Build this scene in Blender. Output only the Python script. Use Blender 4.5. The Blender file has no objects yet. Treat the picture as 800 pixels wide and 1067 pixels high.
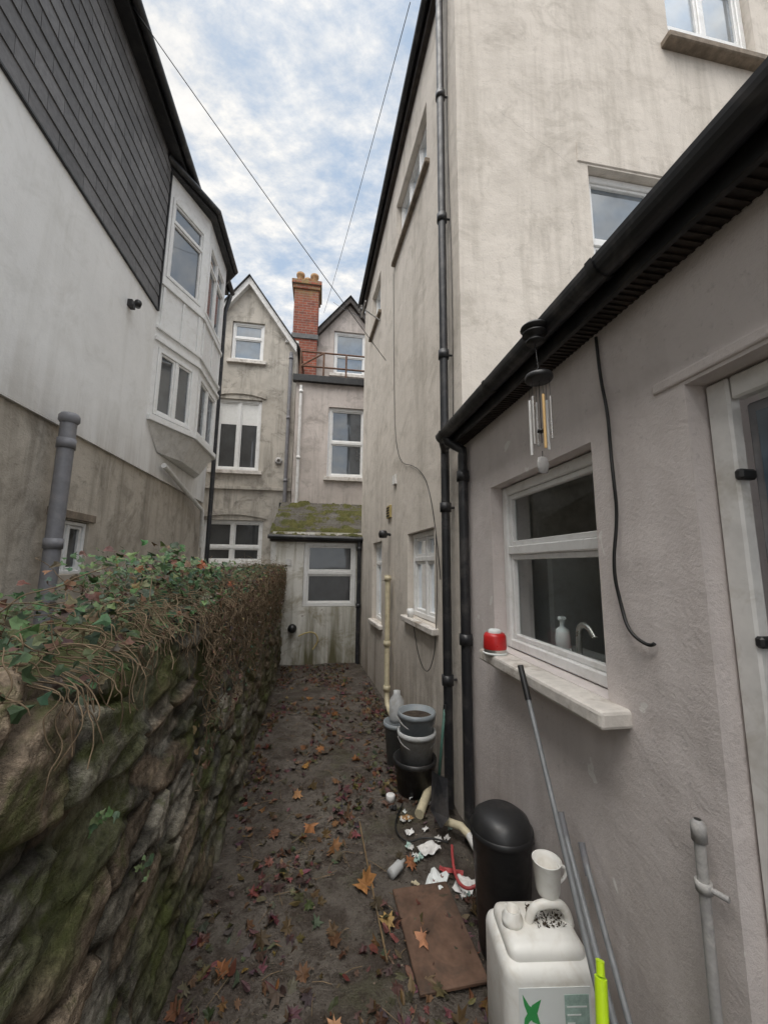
import bpy, bmesh, math, random
from mathutils import Vector, Matrix, noise
random.seed(7)
R=random.random
def U(a,b): return a+(b-a)*R()
H=1.68
GZ=-H
sc=bpy.context.scene
col=sc.collection

# ---------------------------------------------------------------- node helpers
def newmat(name):
    m=bpy.data.materials.new(name); m.use_nodes=True
    nt=m.node_tree; b=nt.nodes['Principled BSDF']
    return m,nt,b
def nd(nt,t,**kw):
    n=nt.nodes.new(t)
    for k,v in kw.items(): setattr(n,k,v)
    return n
def lk(nt,a,b): nt.links.new(a,b)
def obj_coord(nt,scale=(1,1,1)):
    tc=nd(nt,'ShaderNodeTexCoord'); mp=nd(nt,'ShaderNodeMapping')
    mp.inputs['Scale'].default_value=scale
    lk(nt,tc.outputs['Object'],mp.inputs['Vector']); return mp.outputs['Vector']
def tnoise(nt,vec,scale,detail=6,rough=.6,dist=0):
    n=nd(nt,'ShaderNodeTexNoise'); n.inputs['Scale'].default_value=scale
    n.inputs['Detail'].default_value=min(detail,4); n.inputs['Roughness'].default_value=rough
    n.inputs['Distortion'].default_value=dist
    lk(nt,vec,n.inputs['Vector']); return n.outputs['Fac']
def mrange(nt,f,a,b,c=0,d=1):
    n=nd(nt,'ShaderNodeMapRange'); n.inputs['From Min'].default_value=a; n.inputs['From Max'].default_value=b
    n.inputs['To Min'].default_value=c; n.inputs['To Max'].default_value=d
    lk(nt,f,n.inputs['Value']); return n.outputs['Result']
def mixc(nt,f,a,b):
    n=nd(nt,'ShaderNodeMix',data_type='RGBA')
    if isinstance(f,(int,float)): n.inputs[0].default_value=f
    else: lk(nt,f,n.inputs[0])
    for i,v in ((6,a),(7,b)):
        if isinstance(v,(tuple,list)): n.inputs[i].default_value=(*v[:3],1)
        else: lk(nt,v,n.inputs[i])
    return n.outputs[2]
def mathn(nt,op,a,b):
    n=nd(nt,'ShaderNodeMath',operation=op)
    for i,v in ((0,a),(1,b)):
        if isinstance(v,(int,float)): n.inputs[i].default_value=v
        else: lk(nt,v,n.inputs[i])
    return n.outputs[0]
def bump(nt,b,h,strength,dist=.01,prev=None):
    n=nd(nt,'ShaderNodeBump'); n.inputs['Strength'].default_value=strength; n.inputs['Distance'].default_value=dist
    lk(nt,h,n.inputs['Height'])
    if prev is not None: lk(nt,prev,n.inputs['Normal'])
    lk(nt,n.outputs['Normal'],b.inputs['Normal']); return n.outputs['Normal']

def stucco(name,c1,c2,stain,stain_amt=.5,lowdirt=None,bumps=.5,speck=.35,topdirt=None,crack=False,chips=None,stain2=None):
    m,nt,b=newmat(name); v=obj_coord(nt)
    c=mixc(nt,mrange(nt,tnoise(nt,v,1.1,3,.65,.6),.3,.7),c1,c2)
    vs=obj_coord(nt,(3.6,3.6,.30))
    sn=tnoise(nt,vs,1.0,4,.74,.3)
    st=mrange(nt,sn,.50,.74,0,stain_amt)
    c=mixc(nt,st,c,stain)
    bl=mrange(nt,tnoise(nt,v,2.3,4,.78,.6),.50,.68,0,stain_amt*.9)
    c=mixc(nt,bl,c,stain)
    if stain2:
        bl=mrange(nt,tnoise(nt,v,.8,4,.8,.3),.53,.68,0,.6)
        c=mixc(nt,bl,c,stain2)
    sp=mrange(nt,tnoise(nt,v,30,3,.8),.59,.74,0,speck)
    c=mixc(nt,sp,c,tuple(x*.4 for x in c1))
    sep=nd(nt,'ShaderNodeSeparateXYZ'); lk(nt,v,sep.inputs[0])
    for dd in (lowdirt,topdirt):
        if dd:
            z0,z1,dc,amt=dd
            g=mrange(nt,sep.outputs['Z'],z0,z1,1,0)
            g=mathn(nt,'MULTIPLY',g,mrange(nt,sn,.32,.60,.1,amt))
            c=mixc(nt,g,c,dc)
    if chips:
        ch=mrange(nt,tnoise(nt,v,5.5,3,.7,.4),.69,.705,0,.8)
        c=mixc(nt,ch,c,chips)
    if crack:
        vo=nd(nt,'ShaderNodeTexVoronoi',feature='DISTANCE_TO_EDGE'); vo.inputs['Scale'].default_value=.55
        nz=nd(nt,'ShaderNodeTexNoise'); nz.inputs['Scale'].default_value=2.5; nz.inputs['Detail'].default_value=4
        lk(nt,v,nz.inputs['Vector'])
        mx=nd(nt,'ShaderNodeMix',data_type='VECTOR'); mx.inputs[0].default_value=.25
        lk(nt,v,mx.inputs[4]); lk(nt,nz.outputs['Color'],mx.inputs[5]); lk(nt,mx.outputs[1],vo.inputs['Vector'])
        cr=mrange(nt,vo.outputs['Distance'],0,.0022,.35,0)
        cr=mathn(nt,'MULTIPLY',cr,mrange(nt,tnoise(nt,v,.9,2),.52,.62))
        c=mixc(nt,cr,c,(.12,.10,.09))
    lk(nt,c,b.inputs['Base Color']); b.inputs['Roughness'].default_value=.9
    b.inputs['Specular IOR Level'].default_value=.2
    h=mathn(nt,'ADD',mathn(nt,'MULTIPLY',tnoise(nt,v,5,2,.5),2.2),mathn(nt,'MULTIPLY',tnoise(nt,v,60,3,.75),.6))
    bump(nt,b,h,bumps,.010)
    return m

def simple(name,c,rough=.5,metal=0,var=.25,scale=14,bumps=.1,dirt=None,spec=.5):
    m,nt,b=newmat(name); v=obj_coord(nt)
    n0=tnoise(nt,v,scale,3,.65)
    cc=mixc(nt,mrange(nt,n0,.35,.7,0,1),c,tuple(x*(1-var) for x in c))
    if dirt:
        cc=mixc(nt,mrange(nt,tnoise(nt,v,scale*.55,4,.75,.5),.5,.72,0,dirt[1]),cc,dirt[0])
    lk(nt,cc,b.inputs['Base Color']); b.inputs['Metallic'].default_value=metal
    lk(nt,mrange(nt,n0,.3,.7,max(rough-.1,.02),min(rough+.12,1)),b.inputs['Roughness'])
    b.inputs['Specular IOR Level'].default_value=spec
    if bumps>.15: bump(nt,b,tnoise(nt,v,scale*4,3),bumps,.004)
    return m
def attr_mat(name,rough=.7,var=.3,scale=30,bumps=.3,bd=.005,spec=.3,moss=None):
    m,nt,b=newmat(name); v=obj_coord(nt)
    a=nd(nt,'ShaderNodeAttribute',attribute_name='Col')
    n=mrange(nt,tnoise(nt,v,scale,4,.75),.3,.72,1-var,1+var)
    mul=nd(nt,'ShaderNodeVectorMath',operation='SCALE'); lk(nt,a.outputs['Color'],mul.inputs[0]); lk(nt,n,mul.inputs['Scale'])
    c=mul.outputs[0]
    if moss:
        c=mixc(nt,mrange(nt,tnoise(nt,v,moss[1],5,.78,.4),moss[2],moss[2]+.12,0,.8),c,moss[0])
    lk(nt,c,b.inputs['Base Color']); b.inputs['Roughness'].default_value=rough
    b.inputs['Specular IOR Level'].default_value=spec
    if bumps: bump(nt,b,tnoise(nt,v,scale*1.4,4,.75),bumps,bd)
    return m
def glassmat(name,tint=(.02,.024,.028),refl=.25,rough=.03):
    m,nt,b=newmat(name); v=obj_coord(nt)
    c=mixc(nt,mrange(nt,tnoise(nt,v,2.2,3),.35,.65),tint,tuple(x*2.6 for x in tint))
    lk(nt,c,b.inputs['Base Color']); b.inputs['Roughness'].default_value=.5
    g=nd(nt,'ShaderNodeBsdfGlossy'); g.inputs['Roughness'].default_value=rough
    g.inputs['Color'].default_value=(.9,.95,1,1)
    lw=nd(nt,'ShaderNodeLayerWeight'); lw.inputs['Blend'].default_value=.3
    f=mrange(nt,lw.outputs['Fresnel'],0,1,refl,1)
    bn=nd(nt,'ShaderNodeBump'); bn.inputs['Strength'].default_value=.08; bn.inputs['Distance'].default_value=.01
    lk(nt,tnoise(nt,v,2.5,1),bn.inputs['Height']); lk(nt,bn.outputs[0],g.inputs['Normal'])
    mx=nd(nt,'ShaderNodeMixShader'); lk(nt,f,mx.inputs[0]); lk(nt,b.outputs[0],mx.inputs[1]); lk(nt,g.outputs[0],mx.inputs[2])
    lk(nt,mx.outputs[0],nt.nodes['Material Output'].inputs[0]); return m
def clearglass(name,refl=.12):
    m,nt,b=newmat(name)
    t=nd(nt,'ShaderNodeBsdfTransparent'); t.inputs[0].default_value=(.88,.92,.92,1)
    g=nd(nt,'ShaderNodeBsdfGlossy'); g.inputs['Roughness'].default_value=.02
    lw=nd(nt,'ShaderNodeLayerWeight'); lw.inputs['Blend'].default_value=.08
    f=mrange(nt,lw.outputs['Fresnel'],0,1,refl,1)
    mx=nd(nt,'ShaderNodeMixShader'); lk(nt,f,mx.inputs[0]); lk(nt,t.outputs[0],mx.inputs[1]); lk(nt,g.outputs[0],mx.inputs[2])
    lk(nt,mx.outputs[0],nt.nodes['Material Output'].inputs[0]); return m

# ---------------------------------------------------------------- materials
M={}
M['tall']=stucco('tall_render',(.69,.635,.57),(.61,.56,.50),(.37,.335,.285),.62,lowdirt=(-1.68,-.5,(.25,.21,.17),.9),crack=True,bumps=.5,speck=.5,stain2=(.52,.475,.42))
M['lean']=stucco('lean_render',(.68,.625,.605),(.61,.56,.54),(.48,.43,.41),.40,lowdirt=(-1.7,-.8,(.30,.26,.23),.9),speck=.35,bumps=.5,chips=(.76,.74,.71),stain2=(.57,.52,.50))
M['white']=stucco('white_render',(.86,.855,.84),(.80,.795,.78),(.60,.59,.55),.35,speck=.15,bumps=.3,topdirt=(1.0,1.7,(.50,.47,.43),.8))
M['roughcast']=stucco('roughcast',(.53,.48,.41),(.44,.395,.335),(.22,.195,.16),.8,bumps=.9,speck=.8,stain2=(.33,.29,.24))
M['backA']=stucco('back_render_grey',(.57,.53,.47),(.42,.39,.345),(.19,.175,.15),.9,bumps=.5,stain2=(.33,.30,.26))
M['backB']=stucco('back_render_pink',(.60,.54,.505),(.50,.45,.415),(.28,.25,.225),.75,bumps=.5,stain2=(.42,.375,.34))
M['extn']=stucco('painted_white_wall',(.80,.785,.74),(.66,.645,.59),(.33,.29,.20),.95,lowdirt=(-1.7,-.2,(.13,.12,.07),1.2),stain2=(.46,.41,.31),chips=(.25,.21,.16),speck=.6)
M['upvc']=simple('white_upvc',(.80,.80,.79),.35,var=.08,bumps=0,dirt=((.5,.48,.43),.4))
M['upvc2']=simple('aged_white_paint',(.76,.75,.73),.5,var=.15,bumps=.1,dirt=((.40,.37,.31),.55))
M['sill']=simple('white_sill_paint',(.70,.66,.61),.7,var=.25,bumps=.7,dirt=((.24,.19,.14),.9),scale=11)
M['stonesill']=simple('stone_sill',(.26,.21,.16),.85,var=.4,bumps=.6,dirt=((.1,.09,.07),.7))
M['black']=simple('black_plastic',(.018,.018,.019),.42,var=.3,bumps=0,dirt=((.08,.072,.065),.4))
M['blackpipe']=simple('black_pipe',(.02,.021,.024),.42,var=.3,bumps=0,dirt=((.12,.11,.105),.6),scale=8)
M['brownblack']=simple('dark_soffit',(.03,.022,.018),.6,var=.4,dirt=((.1,.07,.05),.5))
M['greypipe']=simple('grey_pipe',(.20,.20,.215),.45,var=.2,dirt=((.32,.30,.28),.4))
M['creampipe']=simple('cream_pipe',(.62,.55,.38),.5,var=.2,dirt=((.3,.24,.15),.5))
M['galv']=simple('galvanised',(.42,.41,.40),.65,metal=.15,var=.3,bumps=.4,dirt=((.62,.60,.56),.8),scale=20)
M['alu']=simple('grey_aluminium',(.28,.29,.30),.5,metal=.3,var=.3)
M['rust']=simple('rusty_iron',(.20,.11,.07),.85,var=.5,bumps=.5)
M['brick_pot']=simple('terracotta',(.42,.24,.12),.85,var=.4,dirt=((.3,.26,.1),.6))
M['glass']=glassmat('window_glass',refl=.14)
M['glassb']=glassmat('sky_reflecting_glass',tint=(.04,.055,.07),refl=.20)
M['glassd']=glassmat('dark_window_glass',tint=(.015,.016,.017),refl=.06)
M['clear']=clearglass('kitchen_glass',.05)
M['doorglass']=glassmat('door_glass',tint=(.035,.055,.075),refl=.03)
M['blind']=simple('net_curtain',(.78,.78,.76),.9,var=.1)
M['bucketw']=simple('pale_bucket_plastic',(.50,.51,.51),.45,var=.15,dirt=((.25,.22,.18),.7))
M['bucketb']=simple('blue_grey_plastic',(.24,.27,.29),.45,var=.15,dirt=((.2,.18,.15),.6))
M['canw']=simple('jerrycan_plastic',(.78,.77,.73),.4,var=.08,dirt=((.42,.36,.27),.5),scale=10)
M['red']=simple('red_tin',(.55,.02,.02),.35,var=.2)
M['silver']=simple('silver_tin',(.6,.58,.55),.3,metal=.8,var=.2)
M['neon']=simple('neon_yellow',(.55,.8,.02),.4,var=.1)
M['green']=simple('label_green',(.05,.35,.10),.5,var=.2)
M['label']=simple('label_white',(.72,.75,.74),.5,var=.05)
M['bluelab']=simple('label_grey',(.38,.52,.47),.5,var=.3,scale=60)
M['mat']=simple('rust_brown_board',(.15,.085,.055),.8,var=.55,bumps=.8,dirt=((.05,.035,.025),1.0),scale=8)
M['wire']=simple('wire_black',(.012,.012,.012),.5,bumps=0)
M['mortar']=simple('lead_grey',(.14,.14,.14),.7)
M['tile']=attr_mat('slate_tile',.6,.25,20,0,.003)
M['kitchen']=simple('kitchen_wall',(.70,.68,.62),.8)
M['orange']=simple('amber_tube',(.75,.5,.22),.35,var=.1)
M['yell']=simple('yellow_vent',(.45,.36,.15),.6,var=.2)
M['twig']=simple('dry_twig',(.23,.17,.11),.85,var=.5,bumps=0,spec=.15)
M['bamboo']=simple('bamboo',(.22,.15,.08),.8,var=.4)
M['hose']=simple('green_handle',(.06,.14,.11),.5)
M['pink']=simple('red_hose',(.40,.06,.06),.5)
M['soil']=simple('bucket_soil',(.05,.035,.022),.9,var=.5,bumps=.9)

m,nt,b=newmat('red_brick'); v=obj_coord(nt)
sep=nd(nt,'ShaderNodeSeparateXYZ'); lk(nt,v,sep.inputs[0])
cb=nd(nt,'ShaderNodeCombineXYZ'); lk(nt,mathn(nt,'ADD',sep.outputs[0],sep.outputs[1]),cb.inputs[0]); lk(nt,sep.outputs[2],cb.inputs[1])
bt=nd(nt,'ShaderNodeTexBrick'); lk(nt,cb.outputs[0],bt.inputs['Vector'])
bt.inputs['Color1'].default_value=(.34,.09,.05,1); bt.inputs['Color2'].default_value=(.22,.06,.04,1); bt.inputs['Mortar'].default_value=(.28,.22,.18,1)
bt.inputs['Scale'].default_value=1; bt.inputs['Brick Width'].default_value=.225; bt.inputs['Row Height'].default_value=.075; bt.inputs['Mortar Size'].default_value=.008
cc_=mixc(nt,mrange(nt,tnoise(nt,v,9,5),.45,.75,0,.6),bt.outputs['Color'],(.08,.05,.04))
gg=mathn(nt,'MULTIPLY',mrange(nt,sep.outputs[2],7.4,8.1),mrange(nt,tnoise(nt,v,5,5,.7),.4,.6))
cc_=mixc(nt,gg,cc_,(.30,.24,.10))
lk(nt,cc_,b.inputs['Base Color']); b.inputs['Roughness'].default_value=.9
bump(nt,b,bt.outputs['Fac'],-.5,.01); M['brick']=m
M['stone']=attr_mat('rubble_stone',.9,.6,30,1.0,.014,spec=.2,moss=((.095,.11,.035),3.6,.52))
M['leaf']=attr_mat('leaf_surface',.6,.25,40,0,.002,spec=.3)
M['moss']=attr_mat('mossy_slate',.95,.5,35,1.0,.01,spec=.1)
m,nt,b=newmat('path_ground'); v=obj_coord(nt)
c=mixc(nt,mrange(nt,tnoise(nt,v,1.6,5,.72,.5),.36,.66),(.125,.108,.090),(.060,.047,.037))
c=mixc(nt,mrange(nt,tnoise(nt,v,5,5,.78,.6),.46,.60,0,.9),c,(.040,.028,.020))
c=mixc(nt,mrange(nt,tnoise(nt,v,3.1,5,.7),.54,.66,0,.55),c,(.055,.055,.024))
c=mixc(nt,mrange(nt,tnoise(nt,v,17,5,.8),.53,.62,0,.75),c,(.030,.020,.013))
c=mixc(nt,mrange(nt,tnoise(nt,v,60,4,.8),.60,.70,0,.6),c,(.18,.14,.105))
lk(nt,c,b.inputs['Base Color'])
lk(nt,mrange(nt,tnoise(nt,v,2.4,3,.7),.4,.65,.38,.9),b.inputs['Roughness'])
h=mathn(nt,'ADD',mathn(nt,'MULTIPLY',tnoise(nt,v,14,4,.75),1.8),mathn(nt,'MULTIPLY',tnoise(nt,v,85,3,.8),.8))
bump(nt,b,h,1.0,.014)
M['ground']=m

# ---------------------------------------------------------------- mesh helpers
def empty(name):
    e=bpy.data.objects.new(name,None); e.empty_display_size=.2; col.objects.link(e); return e
def mk(name,verts,faces,mat,parent=None,cols=None,smooth=False,bevel=0,recalc=True,seg=1):
    me=bpy.data.meshes.new(name); me.from_pydata([tuple(x) for x in verts],[],faces); me.validate()
    if recalc:
        bm=bmesh.new(); bm.from_mesh(me); bmesh.ops.recalc_face_normals(bm,faces=bm.faces); bm.to_mesh(me); bm.free()
    if cols:
        a=me.color_attributes.new(name='Col',type='FLOAT_COLOR',domain='POINT')
        for i,c in enumerate(cols): a.data[i].color=(*c,1)
    if smooth:
        for p in me.polygons: p.use_smooth=True
    ob=bpy.data.objects.new(name,me); col.objects.link(ob); me.materials.append(mat)
    if parent: ob.parent=parent
    if bevel:
        bv=ob.modifiers.new('bevel','BEVEL'); bv.width=bevel; bv.segments=seg; bv.limit_method='ANGLE'
    return ob
class Fr:
    def __init__(s,o,u,n):
        s.o=Vector(o); s.u=Vector(u).normalized(); s.n=Vector(n).normalized()
    def p(s,u,w,d=0): 
        q=s.o+s.u*u+s.n*d; return Vector((q.x,q.y,q.z+w))
class Box:
    def __init__(s): s.v=[]; s.f=[]; s.c=[]
    def add(s,fr,u0,u1,w0,w1,d0,d1,c=None):
        i=len(s.v)
        for (a,b_,d) in ((u0,w0,d0),(u1,w0,d0),(u1,w1,d0),(u0,w1,d0),(u0,w0,d1),(u1,w0,d1),(u1,w1,d1),(u0,w1,d1)):
            s.v.append(fr.p(a,b_,d)); s.c.append(c or (.5,.5,.5))
        for q in ((0,1,2,3),(7,6,5,4),(0,4,5,1),(1,5,6,2),(2,6,7,3),(3,7,4,0)):
            s.f.append([i+k for k in q])
        return s
    def out(s,name,mat,parent=None,bevel=.003,**k): return mk(name,s.v,s.f,mat,parent,bevel=bevel,cols=s.c if k.pop('cols',False) else None,**k)
def box(name,mat,parent,fr,*a,bevel=.003,seg=1): return Box().add(fr,*a).out(name,mat,parent,bevel=bevel,seg=seg)
def tube(name,pts,r,mat,parent=None,cyc=False,smoothc=False,res=3,cres=6):
    cu=bpy.data.curves.new(name,'CURVE'); cu.dimensions='3D'; cu.bevel_depth=r; cu.bevel_resolution=res; cu.use_fill_caps=True
    lists=pts if isinstance(pts[0][0],(tuple,list,Vector)) else [pts]
    for pl in lists:
        sp=cu.splines.new('NURBS' if smoothc else 'POLY'); sp.points.add(len(pl)-1)
        for i,p in enumerate(pl): sp.points[i].co=(*p,1)
        if smoothc: sp.use_endpoint_u=True; sp.order_u=3; sp.resolution_u=cres
        sp.use_cyclic_u=cyc
    ob=bpy.data.objects.new(name,cu); col.objects.link(ob); cu.materials.append(mat)
    if parent: ob.parent=parent
    return ob
def lathe(name,prof,c,mat,parent=None,seg=28,axis=None,sx=1,sy=1):
    v=[];f=[]; n=len(prof)
    for j in range(seg):
        a=2*math.pi*j/seg
        for r,z in prof: 
            v.append(Vector((r*math.cos(a)*sx,r*math.sin(a)*sy,z)))
    for j in range(seg):
        k=(j+1)%seg
        for i in range(n-1): f.append((j*n+i,k*n+i,k*n+i+1,j*n+i+1))
    if axis is not None:
        q=Vector((0,0,1)).rotation_difference(Vector(axis).normalized()); v=[q@x for x in v]
    v=[x+Vector(c) for x in v]
    return mk(name,v,f,mat,parent,smooth=True)
def wall(name,fr,u0,u1,w0,w1,holes,depth,mat,parent,ztop=None,ucuts=()):
    us=sorted(set([u0,u1]+[h[0] for h in holes]+[h[1] for h in holes]+list(ucuts)))
    ws=sorted(set([w0,w1]+[h[2] for h in holes]+[h[3] for h in holes]))
    v=[];f=[];idx={}
    def P(u,w,d=0):
        if ztop: w=min(w,ztop(u))
        k=(round(u,4),round(w,4),d)
        if k not in idx: idx[k]=len(v); v.append(fr.p(u,w,d))
        return idx[k]
    for i in range(len(us)-1):
        for j in range(len(ws)-1):
            cu=(us[i]+us[i+1])/2; cw=(ws[j]+ws[j+1])/2
            if any(h[0]<cu<h[1] and h[2]<cw<h[3] for h in holes): continue
            q=[P(us[i],ws[j]),P(us[i+1],ws[j]),P(us[i+1],ws[j+1]),P(us[i],ws[j+1])]
            qq=[]
            for x in q:
                if x not in qq: qq.append(x)
            if len(qq)>2: f.append(qq)
    for h in holes:
        c=[(h[0],h[2]),(h[1],h[2]),(h[1],h[3]),(h[0],h[3])]
        for k in range(4):
            a=c[k]; b_=c[(k+1)%4]
            f.append([P(*a),P(*b_),P(*b_,-depth),P(*a,-depth)])
    return mk(name,v,f,mat,parent,recalc=False)
def quad(name,pts,mat,parent=None): return mk(name,pts,[list(range(len(pts)))],mat,parent,recalc=False)
def window(parent,fr,u0,u1,w0,w1,d,glass,muls=(),trans=(),fw=.055,frame=None,tag='window',curt=None,sash=True):
    frame=frame or M['upvc']
    B=Box(); D0,D1=d-.03,d+.03
    B.add(fr,u0,u0+fw,w0,w1,D0,D1); B.add(fr,u1-fw,u1,w0,w1,D0,D1)
    B.add(fr,u0+fw,u1-fw,w0,w0+fw,D0,D1); B.add(fr,u0+fw,u1-fw,w1-fw,w1,D0,D1)
    us=[u0+fw]+[x for x in muls]+[u1-fw]; ws=[w0+fw]+list(trans)+[w1-fw]
    for mu in muls: B.add(fr,mu-fw*.5,mu+fw*.5,w0+fw,w1-fw,D0,D1-.004)
    for t in trans: B.add(fr,u0+fw,u1-fw,t-fw*.5,t+fw*.5,D0+.003,D1-.002)
    B.out(tag+'_frame',frame,parent,bevel=.006)
    if sash:
        S=Box(); s=.028
        for i in range(len(us)-1):
            a=us[i]+(fw*.5 if i else 0); b_=us[i+1]-(fw*.5 if i<len(us)-2 else 0)
            for j in range(len(ws)-1):
                c=ws[j]+(fw*.5 if j else 0); e=ws[j+1]-(fw*.5 if j<len(ws)-2 else 0)
                S.add(fr,a,a+s,c,e,D0+.01,D1-.018);S.add(fr,b_-s,b_,c,e,D0+.01,D1-.018)
                S.add(fr,a+s,b_-s,c,c+s,D0+.01,D1-.018);S.add(fr,a+s,b_-s,e-s,e,D0+.01,D1-.018)
        S.out(tag+'_sash',frame,parent,bevel=.004)
    quad(tag+'_glass',[fr.p(u0+.01,w0+.01,d-.012),fr.p(u1-.01,w0+.01,d-.012),fr.p(u1-.01,w1-.01,d-.012),fr.p(u0+.01,w1-.01,d-.012)],glass,parent)
    if curt:
        box(tag+'_blind',M['blind'],parent,fr,*curt,d-.011,d-.004,bevel=0)

# ---------------------------------------------------------------- ground
g=empty('ground')
quad('terrain',[(-400,-400,GZ-.03),(400,-400,GZ-.03),(400,400,GZ-.03),(-400,400,GZ-.03)],M['ground'],g)
def gz(x,y):
    p=Vector((x,y,0)); return GZ+.018*noise.fractal(p*1.7,1,2,4)+.008*noise.fractal(p*11,1,2,3)
v=[];f=[];nx,ny=110,360
for j in range(ny+1):
    for i in range(nx+1):
        x=-1.0+i/nx*2.4; y=-.8+j/ny*9; v.append((x,y,gz(x,y)+.012))
for j in range(ny):
    for i in range(nx): a=j*(nx+1)+i; f.append((a,a+1,a+nx+2,a+nx+1))
path=mk('path',v,f,M['ground'],None,smooth=True,recalc=False)

# ---------------------------------------------------------------- lean-to house (kitchen)
LT=empty('kitchen_extension')
FL=Fr((1,0,0),(0,1,0),(-1,0,0))
I=Fr((0,0,0),(1,0,0),(0,1,0))
wall('side_wall',FL,-2.2,2.6,GZ,.90,[(1.27,2.16,-.45,.48),(-.12,.88,-1.62,.52)],.25,M['lean'],LT)
quad('rear_wall',[(1,-2.2,GZ),(4.5,-2.2,GZ),(4.5,-2.2,.9),(1,-2.2,.9)],M['lean'],LT)
box('door_lintel',M['lean'],LT,FL,-.3,.98,.53,.565,-.01,.008,bevel=.007,seg=2)
window(LT,FL,1.275,2.155,-.445,.475,-.10,M['clear'],trans=(.10,),fw=.05)
box('window_sill',M['sill'],LT,FL,1.17,2.14,-.51,-.452,-.12,.11,bevel=.012,seg=2)
for nm,q in (('room_back',[(3.2,.92,GZ),(3.2,2.55,GZ),(3.2,2.55,.85),(3.2,.92,.85)]),
             ('room_far',[(1.26,2.55,GZ),(3.2,2.55,GZ),(3.2,2.55,.85),(1.26,2.55,.85)]),
             ('room_near',[(1.26,.92,GZ),(3.2,.92,GZ),(3.2,.92,.85),(1.26,.92,.85)]),
             ('room_ceiling',[(1.26,.92,.80),(3.2,.92,.80),(3.2,2.55,.80),(1.26,2.55,.80)]),
             ('room_floor',[(1.26,.92,GZ+.2),(3.2,.92,GZ+.2),(3.2,2.55,GZ+.2),(1.26,2.55,GZ+.2)])):
    quad(nm,q,M['kitchen'],LT)
box('inner_sill',M['upvc2'],LT,I,1.135,1.50,-.475,-.452,1.28,2.15)
box('worktop',M['upvc2'],LT,I,1.27,1.85,-.62,-.58,.95,2.5)
box('fridge',M['upvc'],LT,I,1.45,2.1,-1.5,.10,2.30,2.53,bevel=.02)
box('wall_cupboard',M['stonesill'],LT,I,2.2,3.1,-.05,.6,2.25,2.54,bevel=.01)
lathe('soap_bottle',[(0,-.45),(.034,-.45),(.035,-.34),(.029,-.30),(.011,-.285),(.011,-.26),(.020,-.255),(.020,-.24),(0,-.235)],(1.19,1.80,0.0),M['label'],LT)
tube('soap_spout',[(1.19,1.80,-.24),(1.16,1.76,-.24)],.006,M['upvc'],LT)
tube('kitchen_tap',[(1.19,1.68,-.45),(1.19,1.68,-.30),(1.19,1.66,-.255),(1.19,1.60,-.255),(1.19,1.57,-.30)],.013,M['silver'],LT,smoothc=True)
tube('tap_handle',[(1.18,1.70,-.44),(1.18,1.73,-.38)],.009,M['silver'],LT)
# door
box('door_frame_far',M['upvc2'],LT,FL,.815,.875,-1.62,.515,-.10,-.06,bevel=.006)
box('door_frame_head',M['upvc2'],LT,FL,-.115,.812,.45,.515,-.10,-.062,bevel=.006)
box('door_frame_near',M['upvc2'],LT,FL,-.115,-.055,-1.62,.447,-.10,-.06,bevel=.006)
box('door_leaf',M['greypipe'],LT,FL,-.05,.81,-1.6,.44,-.13,-.105,bevel=.006)
box('door_pane',M['doorglass'],LT,FL,0,.785,-1.5,.41,-.104,-.101,bevel=0)
B=Box()
for z in (.26,-.16,-.9): B.add(FL,.800,.822,z-.028,z+.0,-.105,-.054)
B.out('door_hinges',M['black'],LT,bevel=.006)
box('door_step',M['sill'],LT,FL,-.2,.95,GZ,-1.62,-.2,.06,bevel=.01)
# eaves
box('fascia',M['black'],LT,FL,-2.2,2.66,.868,.985,.09,.112)
box('soffit',M['brownblack'],LT,FL,-2.2,2.62,.885,.898,0,.09,bevel=0)
B=Box(); y=-2.1
while y<2.55:
    B.add(FL,y,y+.010,.878,.884,.004,.088); y+=.024
B.out('soffit_vent_ribs',M['brownblack'],LT,bevel=0)
GX,GZZ,GR=.842,.955,.047
v=[];f=[];pr=[]
for k in range(13):
    a=math.pi+math.pi*k/12; pr.append((GX+GR*math.cos(a),GZZ+(GR+.008)*math.sin(a)))
for k in range(13):
    a=2*math.pi-math.pi*k/12; pr.append((GX+(GR-.005)*math.cos(a),GZZ+(GR+.002)*math.sin(a)))
for y in (-2.2,2.62):
    for (x,z) in pr: v.append((x,y,z))
n=len(pr)
for k in range(n): f.append((k,(k+1)%n,n+(k+1)%n,n+k))
f.append(list(range(n))); f.append([n+k for k in range(n)])
mk('gutter',v,f,M['blackpipe'],LT)
for y in (.1,.95,1.75,2.5):
    v=[];pp=[]
    for k in range(11):
        a=math.pi+math.pi*k/10; pp.append((GX+(GR+.005)*math.cos(a),GZZ+(GR+.013)*math.sin(a)))
    for yy in (y,y+.03):
        for (x,z) in pp: v.append((x,yy,z))
    f=[(k,k+1,11+k+1,11+k) for k in range(10)]
    mk('gutter_bracket',v,f,M['black'],LT,smooth=True)
quad('roof_slope',[(.86,-2.2,.992),(4.5,-2.2,2.15),(4.5,2.58,2.15),(.86,2.58,.992)],M['mortar'],LT)

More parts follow.
